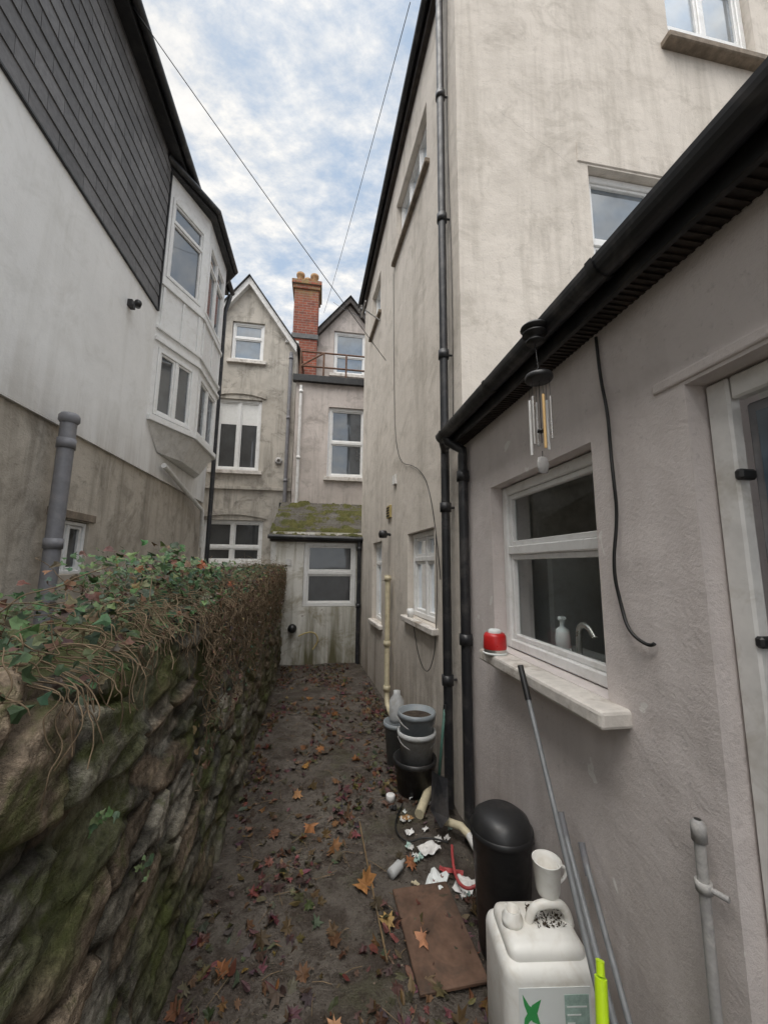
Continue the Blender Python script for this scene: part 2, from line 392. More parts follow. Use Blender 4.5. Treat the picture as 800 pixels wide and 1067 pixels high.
# ---------------------------------------------------------------- tall house
TH=empty('tall_house')
FT=Fr((1,2.6,0),(-.065,1,0),(-1,-.065,0))
def ttop(u): return 5.82-.13*u
sidew=[(.62,1.44,-.50,.35),(2.70,3.36,-.78,.36),(.75,2.0,4.15,4.95),(3.0,3.7,4.05,4.8)]
wall('side_wall',FT,0,4.46,GZ,6.2,sidew,.22,M['tall'],TH,ztop=ttop,ucuts=[1,2,3,4])
FF=Fr((1,2.6,0),(1,0,0),(0,-1,0))
fw_=[(1.2,2.1,2.2,3.52),(2.2,3.25,5.1,6.35)]
wall('front_wall',FF,0,8,GZ,8.2,fw_,.2,M['tall'],TH)
e=FT.p(4.46,0)
quad('end_wall',[(e.x,e.y,GZ),(9,e.y,GZ),(9,e.y,8.2),(e.x,e.y,5.2)],M['tall'],TH)
quad('far_side_wall',[(9,2.6,GZ),(9,e.y,GZ),(9,e.y,8.2),(9,2.6,8.2)],M['tall'],TH)
window(TH,FT,.625,1.435,-.495,.345,-.09,M['glass'],muls=(1.03,),trans=(.08,),fw=.05)
window(TH,FT,2.705,3.355,-.775,.355,-.09,M['glass'],muls=(3.03,),trans=(.05,),fw=.05)
window(TH,FT,.755,1.995,4.155,4.945,-.10,M['glass'],muls=(1.2,1.6),fw=.05)
window(TH,FT,3.005,3.695,4.055,4.795,-.10,M['glass'],muls=(3.35,),fw=.05)
box('sill_a',M['sill'],TH,FT,.54,1.52,-.56,-.503,-.08,.06,bevel=.008)
box('sill_b',M['sill'],TH,FT,2.62,3.42,-.84,-.783,-.08,.05,bevel=.008)
box('sill_c',M['stonesill'],TH,FT,.66,2.1,4.09,4.147,-.08,.05,bevel=.008)
box('sill_d',M['stonesill'],TH,FT,2.92,3.78,3.99,4.047,-.08,.05,bevel=.008)
window(TH,FF,1.205,2.095,2.205,3.515,-.10,M['glassb'],muls=(1.9,),trans=(2.84,),fw=.06)
window(TH,FF,2.205,3.245,5.105,6.345,-.10,M['glassb'],muls=(2.72,),trans=(5.45,),fw=.06)
box('sill_e',M['stonesill'],TH,FF,2.1,3.36,5.02,5.095,-.08,.10,bevel=.01)
box('lintel_moulding',M['tall'],TH,FF,1.10,2.20,3.54,3.74,-.005,.010,bevel=.006)
v=[]
for u in (-.1,4.55):
    z=ttop(u)
    for (d,w) in ((0,z-.13),(.06,z-.13),(.06,z+.04),(0,z+.10)): v.append(FT.p(u,w,d))
f=[(0,1,5,4),(1,2,6,5),(2,3,7,6),(3,0,4,7),(0,1,2,3),(4,5,6,7)]
mk('eaves_board',v,f,M['brownblack'],TH)
tube('eaves_gutter',[FT.p(-.1,ttop(-.1)-.0,.105),FT.p(4.55,ttop(4.55)-.0,.105)],.042,M['blackpipe'],TH)
quad('roof_slope',[FT.p(-.1,ttop(-.1)+.06,.1),FT.p(4.6,ttop(4.6)+.06,.1),(5,7.0,8.4),(5,2.6,8.6)],M['mortar'],TH)
box('vent_a',M['yell'],TH,FT,2.15,2.33,.62,.78,0,.03)
box('vent_b',M['upvc2'],TH,FT,1.9,2.02,1.0,1.12,0,.03)
B=Box()
for k in range(4): B.add(FT,2.17,2.31,.64+k*.034,.655+k*.034,.03,.036)
B.out('vent_slats',M['brownblack'],TH,bevel=0)
tube('antenna',[[FT.p(3.0,3.9,0),FT.p(3.0,4.05,.25)],[FT.p(2.8,4.05,.28),FT.p(3.2,4.05,.28)],[FT.p(2.85,4.0,.33),FT.p(3.15,4.1,.33)]],.012,M['galv'],TH)
WL=empty('wall_lamp')
lathe('lamp_body',[(0,.0),(.05,0),(.06,.05),(.045,.09),(0,.1)],FT.p(2.2,.36,.10),M['black'],WL,seg=18)
tube('lamp_arm',[FT.p(2.2,.40,.0),FT.p(2.2,.42,.10)],.018,M['black'],WL)
tube('wall_cable',[[FT.p(.45,-.1,.012),FT.p(.6,.6,.012),FT.p(1.0,1.0,.012),FT.p(1.9,1.25,.012),FT.p(2.05,2.4,.012),FT.p(2.1,4.0,.012)],
                   [FT.p(.55,.3,.012),FT.p(.5,-.5,.014),FT.p(.7,-.95,.03),FT.p(1.1,-.8,.014),FT.p(1.2,-.5,.014)],
                   [FT.p(.13,5.4,.012),FT.p(.2,4.0,.012),FT.p(.1,2.2,.012),FT.p(.16,.9,.012)]],.0035,M['wire'],TH,smoothc=True)

def drain(name,x,y,z0,z1,r,mat,ax,br=1.4):
    e=empty(name)
    tube('pipe',[(x,y,z0),(x,y,z1)],r,mat,e)
    z=z1-.15
    while z>z0+.1:
        lathe('collar',[(r+.001,-.035),(r+.009,-.035),(r+.009,.035),(r+.001,.035)],(x,y,z),mat,e,seg=20)
        w=Vector(ax); q=Vector((x,y,z))
        tube('bracket',[q,q+w*.09],.009,mat,e)
        z-=br
    return e
d1=drain('drainpipe',.920,2.78,GZ+.05,5.6,.034,M['blackpipe'],(1,0,0),1.25)
d2=drain('drainpipe',.955,2.50,GZ+.02,.78,.034,M['blackpipe'],(1,0,0),1.1)
tube('offset_bend',[(.955,2.50,.78),(.955,2.50,.82),(.86,2.52,.88),(.845,2.52,.92)],.034,M['blackpipe'],d2)
tube('hopper_arm',[(.920,2.78,.88),(.86,2.66,.94),(.845,2.6,.94)],.028,M['blackpipe'],d1)
cp=empty('waste_pipe')
q=FT.p(2.05,0,.07)
tube('pipe',[(q.x,q.y,-.10),(q.x,q.y,-1.45),(q.x,q.y-.04,-1.56),(q.x+.01,q.y-.2,-1.60),(.80,3.5,-1.60),(.84,3.0,-1.62),(.70,2.75,-1.64)],.032,M['creampipe'],cp)
for z in (-.14,-.9,-1.4): lathe('collar',[(.034,-.03),(.042,-.03),(.042,.03),(.034,.03)],(q.x,q.y,z),M['creampipe'],cp,seg=18)

# ---------------------------------------------------------------- left house
LH=empty('white_house')
FW=Fr((-2.2,0,0),(0,1,0),(1,0,0))
Z1,Z2,Z3=1.14,3.22,5.42
wall('lower_wall',FW,-3,7.4,GZ,Z1,[(3.52,4.05,-.1,.38),(1.2,2.0,-.3,.5)],.15,M['roughcast'],LH)
FW2=Fr((-2.17,0,0),(0,1,0),(1,0,0))
wall('upper_wall',FW2,-3,7.4,Z1,Z3,[(6.95,7.25,2.0,2.9)],.12,M['white'],LH)
box('render_stop',M['white'],LH,FW,-3,7.4,Z1-.012,Z1-.001,0,.03,bevel=0)
window(LH,FW,3.525,4.045,-.095,.375,-.05,M['glassd'],muls=(3.8,),fw=.035)
window(LH,FW,1.205,1.995,-.295,.495,-.08,M['glassd'],muls=(1.6,),fw=.04)
window(LH,FW2,6.955,7.245,2.005,2.895,-.06,M['glassd'],fw=.04)
box('small_window_lintel',M['stonesill'],LH,FW,3.46,4.12,.39,.46,0,.02)
quad('end_wall',[(-2.2,7.4,GZ),(-9,7.4,GZ),(-9,7.4,Z3),(-2.2,7.4,Z3)],M['roughcast'],LH)
quad('roof_slope',[(-1.98,-3,Z3+.05),(-1.98,7.5,Z3+.05),(-5.5,7.5,Z3+2.6),(-5.5,-3,Z3+2.6)],M['mortar'],LH)
T=Box(); rh=.165; tw=.32; r_=0; z=Z2
while z<Z3-.02:
    y=-1.5-(tw/2 if r_%2 else 0)
    while y<7.4:
        for (lo,hi) in ((-3,4.86),(7.15,7.38)):
            a0=max(y,lo); a1=min(y+tw-.005,hi)
            if a1-a0<.02: continue
            c=U(.11,.17); cc=(c*1.02,c*.99,c*1.0)
            i=len(T.v); zt=min(z+rh+.02,Z3); dz=U(-.002,.002)
            for (a,w,d) in ((a0,z+dz,.006),(a1,z+dz,.006),(a1,zt,.002),(a0,zt,.002),(a0,z+dz,.018+U(0,.002)),(a1,z+dz,.018+U(0,.002)),(a1,zt,.008),(a0,zt,.008)):
                T.v.append(FW2.p(a,w,d)); T.c.append(cc)
            for qd in ((0,1,2,3),(7,6,5,4),(0,4,5,1),(1,5,6,2),(2,6,7,3),(3,7,4,0)): T.f.append([i+k for k in qd])
        y+=tw
    z+=rh; r_+=1
T.out('slate_cladding',M['tile'],LH,bevel=0,cols=True)
box('cladding_trim',M['black'],LH,FW2,-3,4.87,Z2-.025,Z2-.002,.0,.025)
box('cladding_edge',M['black'],LH,FW2,4.865,4.89,Z2-.025,Z3-.06,.0,.03)
box('eaves_fascia',M['black'],LH,FW,-3,7.45,Z3-.05,Z3+.10,.05,.19)
tube('eaves_gutter',[(-1.96,-3,Z3+.04),(-1.96,7.5,Z3+.04)],.05,M['blackpipe'],LH)
pl=[(-2.17,4.9),(-1.85,5.6),(-1.85,6.6),(-2.17,7.1)]
zb,zt=1.80,5.25
def seg(a,b):
    A=Vector((a[0],a[1],0));Bv=Vector((b[0],b[1],0)); u=(Bv-A); L=u.length; n=Vector((u.y,-u.x,0)).normalized()
    if n.x<0: n=-n
    return Fr(A,u,n),L
for k in range(3):
    fr,L=seg(pl[k],pl[k+1])
    hs=[(.07,L-.07,1.86,2.75),(.07,L-.07,3.75,4.95)]
    wall('bay_panel',fr,0,L,zb,zt,hs,.06,M['upvc'],LH)
    for h in hs:
        window(LH,fr,h[0]+.004,h[1]-.004,h[2]+.004,h[3]-.004,-.02,M['glass'],muls=((L/2,) if k==1 or h[2]<3 else ()),trans=((4.62,) if h[2]>3 else ()),fw=.045,tag='bay_window')
    B=Box(); 
    for w in (2.82,2.98,3.6): B.add(fr,.0,L,w,w+.05,.0,.03)
    B.add(fr,0,L,zb-.04,zb+.03,0,.05)
    for uu in (.05,L*.5,L-.09): B.add(fr,uu,uu+.035,3.04,3.59,.0,.018)
    B.out('bay_trim',M['upvc'],LH)
v=[(p[0],p[1],zb-.04) for p in pl]+[(-2.16,5.25,1.45),(-2.0,5.7,1.45),(-2.0,6.5,1.45),(-2.16,6.8,1.45)]
mk('bay_corbel',v,[(0,1,5,4),(1,2,6,5),(2,3,7,6),(4,5,6,7)],M['upvc2'],LH)
pr=[(-2.2,4.75),(-1.75,5.5),(-1.75,6.7),(-2.2,7.25)]
v=[(p[0],p[1],zt) for p in pr]+[(p[0],p[1],zt+.12) for p in pr]
mk('bay_roof_fascia',v,[(0,1,2,3),(7,6,5,4),(0,1,5,4),(1,2,6,5),(2,3,7,6),(3,0,4,7)],M['black'],LH)
tube('bay_gutter',[(p[0]+.03,p[1],zt+.08) for p in pr],.045,M['blackpipe'],LH)
tube('diagonal_waste_pipe',[(-2.1,5.35,1.30),(-2.1,7.1,.95),(-2.1,7.2,.3)],.035,M['upvc2'],LH)
box('security_camera_base',M['black'],LH,FW2,4.2,4.28,2.78,2.86,0,.05)
lathe('security_camera',[(0,-.06),(.03,-.06),(.035,.06),(0,.07)],(-2.06,4.2,2.80),M['black'],LH,axis=(.5,-1,-.3),seg=16)
box('alarm_box',M['yell'],LH,FW,2.62,2.72,.40,.52,0,.03)
gp=empty('soil_pipe')
tube('pipe',[(-2.05,3.34,GZ),(-2.05,3.34,1.12)],.056,M['greypipe'],gp)
lathe('cap',[(.0,.06),(.058,.06),(.072,.04),(.072,0),(.058,-.02)],(-2.05,3.34,1.14),M['greypipe'],gp)
for z in (.15,.95): lathe('collar',[(.057,-.04),(.064,-.04),(.064,.04),(.057,.04)],(-2.05,3.34,z),M['greypipe'],gp)
dpl=empty('drainpipe'); tube('pipe',[(-2.02,7.3,GZ),(-2.02,7.3,4.9),(-1.95,7.35,5.3)],.04,M['blackpipe'],dpl)

# ---------------------------------------------------------------- back houses
BA=empty('gable_house')
F1=Fr((0,9.5,0),(1,0,0),(0,-1,0))
def gtop(x): return max(5.70,7.21-1.41*abs(x+2.05))
wh=[(-2.42,-1.63,5.12,6.17),(-2.65,-1.59,2.27,4.09),(-2.79,-1.41,.05,1.06)]
wall('front_wall',F1,-4.2,-.79,GZ,7.21,wh,.16,M['backA'],BA,ztop=gtop,ucuts=[-2.05,-.98,-3.12])
window(BA,F1,-2.415,-1.635,5.125,6.165,-.08,M['glassb'],trans=(5.75,),fw=.06)
window(BA,F1,-2.645,-1.595,2.275,4.085,-.08,M['glassd'],muls=(-2.12,),fw=.07,curt=(-2.57,-1.67,3.45,4.01))
window(BA,F1,-2.785,-1.415,.055,1.055,-.08,M['glassd'],muls=(-2.1,),trans=(.42,),fw=.07)
for (a,b_,z) in ((-2.5,-1.55,5.12),(-2.75,-1.5,2.27),(-2.9,-1.3,.05)): box('sill',M['sill'],BA,F1,a,b_,z-.09,z-.003,-.05,.07)
box('string_course',M['backA'],BA,F1,-4.2,-.79,1.80,1.88,.002,.05)
for (cx_,zz_,hw) in ((-2.12,4.12,.62),(-2.1,1.09,.78)):
    v=[];f=[]
    for k in range(11):
        t=-1+2*k/10; h=.10*(1-t*t)
        for (dz,dd_) in ((0,.002),(.14,.002),(.14,.03),(0,.03)): v.append(F1.p(cx_+t*hw,zz_+h+dz,dd_))
    for k in range(10):
        for s in range(4): f.append((k*4+s,k*4+(s+1)%4,k*4+4+(s+1)%4,k*4+4+s))
    mk('arched_lintel',v,f,M['backA'],BA)
for s in (-1,1):
    v=[]
    for (dx,z) in ((0,7.36),(1.25*s,7.36-1.41*1.25)):
        v+= [(-2.05+dx,9.36,z),(-2.05+dx,9.36,z-.2),(-2.05+dx,9.5,z-.2),(-2.05+dx,9.5,z)]
    mk('bargeboard',v,[(0,1,5,4),(1,2,6,5),(2,3,7,6),(3,0,4,7),(0,1,2,3),(4,5,6,7)],M['upvc2'],BA)
    quad('roof_slope',[(-2.05,9.3,7.39),(-2.05,14,7.39),(-2.05+1.35*s,14,7.39-1.41*1.35),(-2.05+1.35*s,9.3,7.39-1.41*1.35)],M['mortar'],BA)
quad('side_wall',[(-.79,9.5,GZ),(-.79,14,GZ),(-.79,14,5.7),(-.79,9.5,5.7)],M['backA'],BA)
box('parapet_coping',M['upvc2'],BA,F1,-1.1,-.76,5.70,5.76,-.3,.05)
d=drain('drainpipe',-.93,9.42,GZ,5.4,.045,M['greypipe'],(0,1,0),1.6)
d=drain('drainpipe',-.60,8.72,GZ,4.2,.035,M['upvc2'],(0,1,0),1.6)
box('wall_vent',M['black'],BA,F1,-1.05,-.85,1.2,1.5,0,.12)
lathe('waste_ring',[(.04,-.02),(.09,-.02),(.09,.03),(.04,.03)],(-1.12,9.47,2.55),M['galv'],BA,axis=(0,1,0),seg=16)

BB=empty('terrace_house')
F2=Fr((0,8.8,0),(1,0,0),(0,-1,0)); F3=Fr((0,10.5,0),(1,0,0),(0,-1,0))
wall('lower_front',F2,-.72,3.5,GZ,4.35,[(.06,.94,2.05,3.76)],.16,M['backB'],BB)
window(BB,F2,.065,.935,2.055,3.755,-.08,M['glass'],trans=(2.9,),fw=.07)
box('sill_lower',M['sill'],BB,F2,-.02,1.02,1.96,2.047,-.05,.07)
quad('lower_side',[(-.72,8.8,GZ),(-.72,10.5,GZ),(-.72,10.5,4.35),(-.72,8.8,4.35)],M['backB'],BB)
box('flat_roof_edge',M['black'],BB,F2,-.80,3.5,4.32,4.48,-.05,.10)
quad('flat_roof',[(-.72,8.8,4.4),(3.5,8.8,4.4),(3.5,10.5,4.4),(-.72,10.5,4.4)],M['mortar'],BB)
def g2(x): return max(4.5,7.71-1.24*abs(x-.6))
wall('upper_front',F3,-.9,3.0,4.3,7.71,[(.16,1.10,5.50,6.84)],.16,M['backB'],BB,ztop=g2,ucuts=[.6,-.49,1.69])
window(BB,F3,.165,1.095,5.505,6.835,-.08,M['glassb'],trans=(6.1,),fw=.07)
box('sill_upper',M['sill'],BB,F3,.05,1.2,5.41,5.497,-.05,.07)
for s in (-1,1):
    v=[]
    for (dx,z) in ((0,7.86),(1.35*s,7.86-1.24*1.35)):
        v+= [(.6+dx,10.34,z),(.6+dx,10.34,z-.16),(.6+dx,10.5,z-.16),(.6+dx,10.5,z)]
    mk('bargeboard',v,[(0,1,5,4),(1,2,6,5),(2,3,7,6),(3,0,4,7),(0,1,2,3),(4,5,6,7)],M['brownblack'],BB)
    quad('roof_slope',[(.6,10.3,7.9),(.6,15,7.9),(.6+1.4*s,15,7.9-1.24*1.4),(.6+1.4*s,10.3,7.9-1.24*1.4)],M['mortar'],BB)
box('link_wall',M['backA'],BB,F3,-1.2,-.3,4.3,6.35,-.4,-.05)
CH=empty('chimney_stack')
box('stack',M['brick'],CH,I,-1.0,-.32,4.4,7.95,10.2,10.9,bevel=.01)
box('corbel_a',M['brick'],CH,I,-1.04,-.28,7.82,7.95,10.16,10.94,bevel=.01)
box('corbel_b',M['brick'],CH,I,-1.08,-.24,7.952,8.08,10.12,10.98,bevel=.01)
box('flashing',M['mortar'],CH,I,-1.03,-.29,6.3,6.45,10.17,10.93,bevel=.01)
for (x,y) in ((-.86,10.35),(-.46,10.35),(-.66,10.55),(-.86,10.78),(-.46,10.78)):
    lathe('chimney_pot',[(.11,8.08),(.095,8.3),(.12,8.33),(.12,8.40),(.08,8.40),(.07,8.1)],(x,y,0),M['brick_pot'],CH,seg=14)
RL=empty('roof_railing')
rp=[]
for x in (-.65,-.1,.45,1.0): rp.append([(x,8.95,4.4),(x,8.95,5.2)])
rp+= [[(-.65,8.95,5.2),(1.6,8.95,5.2)],[(-.65,8.95,4.82),(1.6,8.95,4.82)],[(-.65,8.95,5.2),(-.65,10.4,5.2)],[(-.65,8.95,4.82),(-.1,8.95,5.2)]]
tube('rails',rp,.022,M['rust'],RL)

OB=empty('outbuilding')
F4=Fr((0,7.0,0),(1,0,0),(0,-1,0))
wall('front_wall',F4,-.86,.9,GZ,.60,[(-.31,.62,-.71,.42)],.1,M['extn'],OB)
window(OB,F4,-.305,.615,-.705,.415,-.04,M['glassd'],trans=(-.12,),fw=.065)
quad('left_wall',[(-.86,7,GZ),(-.86,8.8,GZ),(-.86,8.8,1.3),(-.86,7,.55)],M['extn'],OB)
box('corner_post',M['upvc2'],OB,F4,-.88,-.80,GZ,.5,.003,.03)
box('frame_rail',M['upvc2'],OB,F4,-.80,.62,.43,.50,.003,.025)
v=[];f=[];cs=[];nx,ny=110,90
for j in range(ny+1):
    for i in range(nx+1):
        x=-.93+i/nx*1.85; t=j/ny; y=6.9+t*1.9
        row=(t*9)%1; m_=noise.fractal(Vector((x*3,y*3,1)),1,2,5)+.5*noise.noise(Vector((x*9,y*7,2)))
        tilej=math.floor(t*9); tx=((x*4+.5*(tilej%2))%1)
        base=.50+t*.90+.02*(1-row)
        gap=.014 if tx<.06 else 0
        hm=max(0,m_*.9+.0+(.22 if .15<row<.35 else -.05))
        z=base-gap+min(hm,.5)*.10+ (noise.noise(Vector((x*30,y*30,0)))*.014 if hm>.05 else 0)
        v.append((x,y,z))
        if hm<.07: 
            k=noise.cell(Vector((math.floor(x*4+.5*(tilej%2)),tilej,0)))*.02
            cs.append((.11+k,.10+k,.085+k))
        else:
            k=noise.noise(Vector((x*6,y*6,4)))*.5+.5
            cs.append((.065+.05*k,.07+.035*k,.026+.012*k))
for j in range(ny):
    for i in range(nx): a=j*(nx+1)+i; f.append((a,a+1,a+nx+2,a+nx+1))
mk('mossy_roof',v,f,M['moss'],OB,cols=cs,smooth=True,recalc=False)
box('roof_fascia',M['brownblack'],OB,F4,-.9,.9,.42,.52,.03,.07)
tube('gutter',[(-.93,6.88,.50),(.80,6.88,.48)],.04,M['blackpipe'],OB)
dd=drain('drainpipe',.665,6.92,GZ,.46,.036,M['blackpipe'],(0,1,0),1.0)
tube('gas_fitting',[(-.35,6.97,-1.2),(-.2,6.95,-1.12),(-.05,6.95,-1.15),(.0,6.95,-1.3),(-.1,6.95,-1.42)],.012,M['yell'],OB,smoothc=True)
VT=empty('flue_vent'); lathe('ring',[(.0,-.06),(.05,-.06),(.06,.0),(.075,.01),(.075,.03),(0,.03)],(-.46,6.95,-1.07),M['black'],VT,axis=(0,1,0),seg=20)
box('vent_plate',M['upvc2'],OB,F4,-.62,-.52,.0,.12,.003,.02)

# ---------------------------------------------------------------- stone garden wall
def xf(y): return -.60-.018*(y-1.8)
def zt_(y): return -.26+.034*(y-.9)+.035*noise.noise(Vector((y*1.3,0,3)))
ysl=[]; y=-.9
while y<7.0:
    ysl.append(y); y+= .0105 if y<2.6 else (.018 if y<4 else .03)
ss=[]
NF=120
for i in range(NF+1): ss.append(('f',i/NF))
for i in range(1,30): ss.append(('t',i/29))
for i in range(1,5): ss.append(('b',i/4))
v=[];f=[];cs=[]
for y in ysl:
    X=xf(y); ZT=zt_(y)
    for (k,t) in ss:
        if k=='f':
            z=GZ-.03+t*(ZT-GZ+.03); x=X+.05*(1-t)
            rr=max(0,(t-.93)/.07); n=Vector((1-.5*rr,0,rr*.7)).normalized(); x-=.03*rr*rr
        elif k=='t':
            x=X-.03-t*.42; z=ZT; n=Vector((.5*(1-t)**8,0,1)).normalized()
        else: x=X-.46; z=ZT-t*(ZT-GZ); n=Vector((-1,0,0))
        p=Vector((x,y,z))
        w=noise.noise_vector(p*2.2)*.05+noise.noise_vector(p*9)*.012
        q=p+w
        top=z>ZT-.32
        q=Vector((q.y*3.2,q.z*(5.5 if top else 9.5),q.x*3.4))
        ds,pts=noise.voronoi(q)
        e=(ds[1]-ds[0])
        g_=min(1,max(0,e/.13)); g_=g_*g_*(3-2*g_)
        h1=noise.cell(pts[0]*7.3+Vector((1.1,2.7,.3)))
        h2=noise.cell(pts[0]*11.1+Vector((5.1,.7,2.3)))
        amp=1.6 if (k=='t' or top) else 1.0
        rough_=noise.fractal(Vector((p.x*10,p.y*9,p.z*26)),1,2,4)
        dsp=amp*(g_*.026+(h1-.3)*.026*g_)+.009*noise.fractal(p*7,1,2,4)+.009*rough_+.005*noise.fractal(p*40,1,2,2)
        if k=='b': dsp=0
        p=p+n*dsp
        v.append(p)
        base=.12+.14*abs(h1)
        tint=Vector((1.0,.92+.04*h2,.75+.08*h2))
        if abs(h2)>.7: tint=Vector((1.1,.86,.62))
        c=tint*base*(.36+.64*g_)
        c=c*(1+.7*noise.fractal(p*6,1,2,3)+.5*rough_)
        mo=noise.fractal(p*1.9+Vector((3,1,2)),1,2,4)+(.35 if k=='t' else 0)+(.2 if p.z>-.5 else .05)
        if mo>.12:
            a=min(1,(mo-.12)*3)*.65; c=c.lerp(Vector((.10,.11,.04)),a)
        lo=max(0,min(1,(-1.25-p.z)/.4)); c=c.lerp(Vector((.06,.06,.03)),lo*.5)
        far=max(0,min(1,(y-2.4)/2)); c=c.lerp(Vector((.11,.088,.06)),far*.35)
        cs.append((max(c.x,.02),max(c.y,.018),max(c.z,.012)))
n=len(ss)
for i in range(len(ysl)-1):
    for j in range(n-1): a=i*n+j; f.append((a,a+n,a+n+1,a+1))
f.append([ (len(ysl)-1)*n+j for j in range(n)])
mk('stone_wall',v,f,M['stone'],None,cols=cs,smooth=True,recalc=True)

# ---------------------------------------------------------------- leaves
MAPLE=[(0,-.5),(.08,-.25),(.36,-.38),(.30,-.14),(.55,.0),(.30,.10),(.42,.40),(.15,.28),(0,.60),(-.15,.28),(-.42,.40),(-.30,.10),(-.55,0),(-.30,-.14),(-.36,-.38),(-.08,-.25)]
IVY=[(0,-.4),(.35,-.35),(.5,.0),(.22,.12),(0,.6),(-.22,.12),(-.5,0),(-.35,-.35)]
OVAL=[(0,-.5),(.2,-.25),(.24,.1),(.12,.38),(0,.55),(-.12,.38),(-.24,.1),(-.2,-.25)]
class Leaves:
    def __init__(s): s.v=[];s.f=[];s.c=[]
    def add(s,p,size,shape,nrm,yaw,curl,c):
        q=Vector((0,0,1)).rotation_difference(Vector(nrm).normalized())
        i=len(s.v); s.v.append(Vector(p)+q@Vector((0,0,curl*size*.25))); s.c.append(tuple(x*.75 for x in c))
        ca,sa=math.cos(yaw),math.sin(yaw); asym=U(.7,1.1)
        for (a,b_) in shape:
            a*=(1+U(-.15,.15))*asym; b_*=1+U(-.15,.15)
            w=Vector((a*ca-b_*sa,a*sa+b_*ca,-curl*(a*a*1.5-abs(b_)*.4)*1.2+U(-.07,.07)))
            s.v.append(Vector(p)+q@(w*size)); k=U(.75,1.2); s.c.append(tuple(x*k for x in c))
        n=len(shape)
        for k in range(n): s.f.append((i,i+1+k,i+1+(k+1)%n))
    def out(s,name,parent=None): return mk(name,s.v,s.f,M['leaf'],parent,cols=s.c,recalc=False,smooth=False)
brown=[(.17,.095,.055),(.13,.07,.042),(.20,.12,.07),(.09,.052,.035),(.16,.115,.08),(.075,.047,.033),(.12,.08,.055)]
orange=[(.42,.20,.08),(.34,.14,.055),(.46,.26,.12),(.28,.12,.05)]
def inpath(x,y): return xf(y)+.10<x<(1.0 if y<2.6 else 1-.065*(y-2.6))-.06
L=Leaves(); cnt=0
while cnt<2100:
    y=.9+6.0*R()**.85; x=U(-.65,.95)
    if not inpath(x,y): continue
    dn=noise.noise(Vector((x*2.2,y*1.4,7)))+.05
    edge=max(0,1-(x-xf(y))/.4)
    if R()>.18+dn*1.7+edge*.6: continue
    sz=U(.022,.068)
    c=random.choice(brown); c=tuple(k*U(.45,1.1) for k in c)
    L.add((x,y,gz(x,y)+.014+U(0,.016)),sz,random.choice([MAPLE,OVAL,MAPLE]),(U(-.6,.6),U(-.6,.6),1),U(0,6.3),U(-1.2,1.2),c); cnt+=1
spots=[(.13,2.55,.11),(.28,2.25,.12),(-.12,3.1,.08),(.05,3.8,.09),(.35,3.6,.09),(.5,1.9,.10),(-.35,1.9,.07),(.2,4.6,.09),(-.1,5.2,.09),(.62,2.75,.10),(.55,2.35,.10),(.10,1.62,.08),(.36,2.02,.09),(-.02,2.75,.09)]
for (x,y,s_) in spots:
    c=random.choice(orange); c=tuple(k*U(.75,1.0) for k in c)
    L.add((x,y,gz(x,y)+.035),s_,MAPLE,(U(-.3,.3),U(-.45,.1),1),U(0,6.3),U(-1.1,1.1),c)
for k in range(70):
    y=U(1.3,6.8); x=U(-.6,.9)
    if inpath(x,y):
        c=random.choice(orange+brown+brown); c=tuple(q*U(.5,.8) for q in c)
        L.add((x,y,gz(x,y)+.03),U(.05,.09),MAPLE,(U(-.4,.4),U(-.5,.3),1),U(0,6.3),U(-1.2,1.2),c)
L.out('fallen_leaves')
v=[];f=[];cs=[]
for k in range(4200):
    y=.9+6*R()**1.3; x=U(-.62,.95)
    if not inpath(x,y): continue
    s_=U(.002,.007)*(2.0 if R()<.04 else 1); z=gz(x,y)+.012+s_*.3; i=len(v); c=random.choice((U(.03,.08),U(.03,.08),U(.05,.10),U(.1,.2)))
    for a in ((1,0,0),(0,1,0),(-1,0,0),(0,-1,0),(0,0,.8),(0,0,-.8)):
        v.append((x+a[0]*s_*U(.5,1.6),y+a[1]*s_*U(.5,1.6),z+a[2]*s_)); cs.append((c,c*.78,c*.58))
    for (a,b_) in ((0,1),(1,2),(2,3),(3,0)): f.append((i+a,i+b_,i+4)); f.append((i+b_,i+a,i+5))
mk('gravel_debris',v,f,M['leaf'],None,cols=cs)
tw=[]
for k in range(260):
    y=U(1.1,6.5); x=U(-.6,.85)
    if not inpath(x,y): continue
    a=U(0,3.14); l=U(.03,.13); z=gz(x,y)+.018
    tw.append([(x,y,z),(x+math.cos(a)*l*.5+U(-.01,.01),y+math.sin(a)*l*.5,z+.006),(x+math.cos(a)*l,y+math.sin(a)*l,z)])
tube('fallen_twigs',tw,.0016,M['twig'],res=1)
tube('bamboo_cane',[(.30,2.75,gz(.3,2.75)+.03),(.31,2.3,GZ+.035),(.33,1.85,gz(.33,1.85)+.03)],.0045,M['bamboo'])

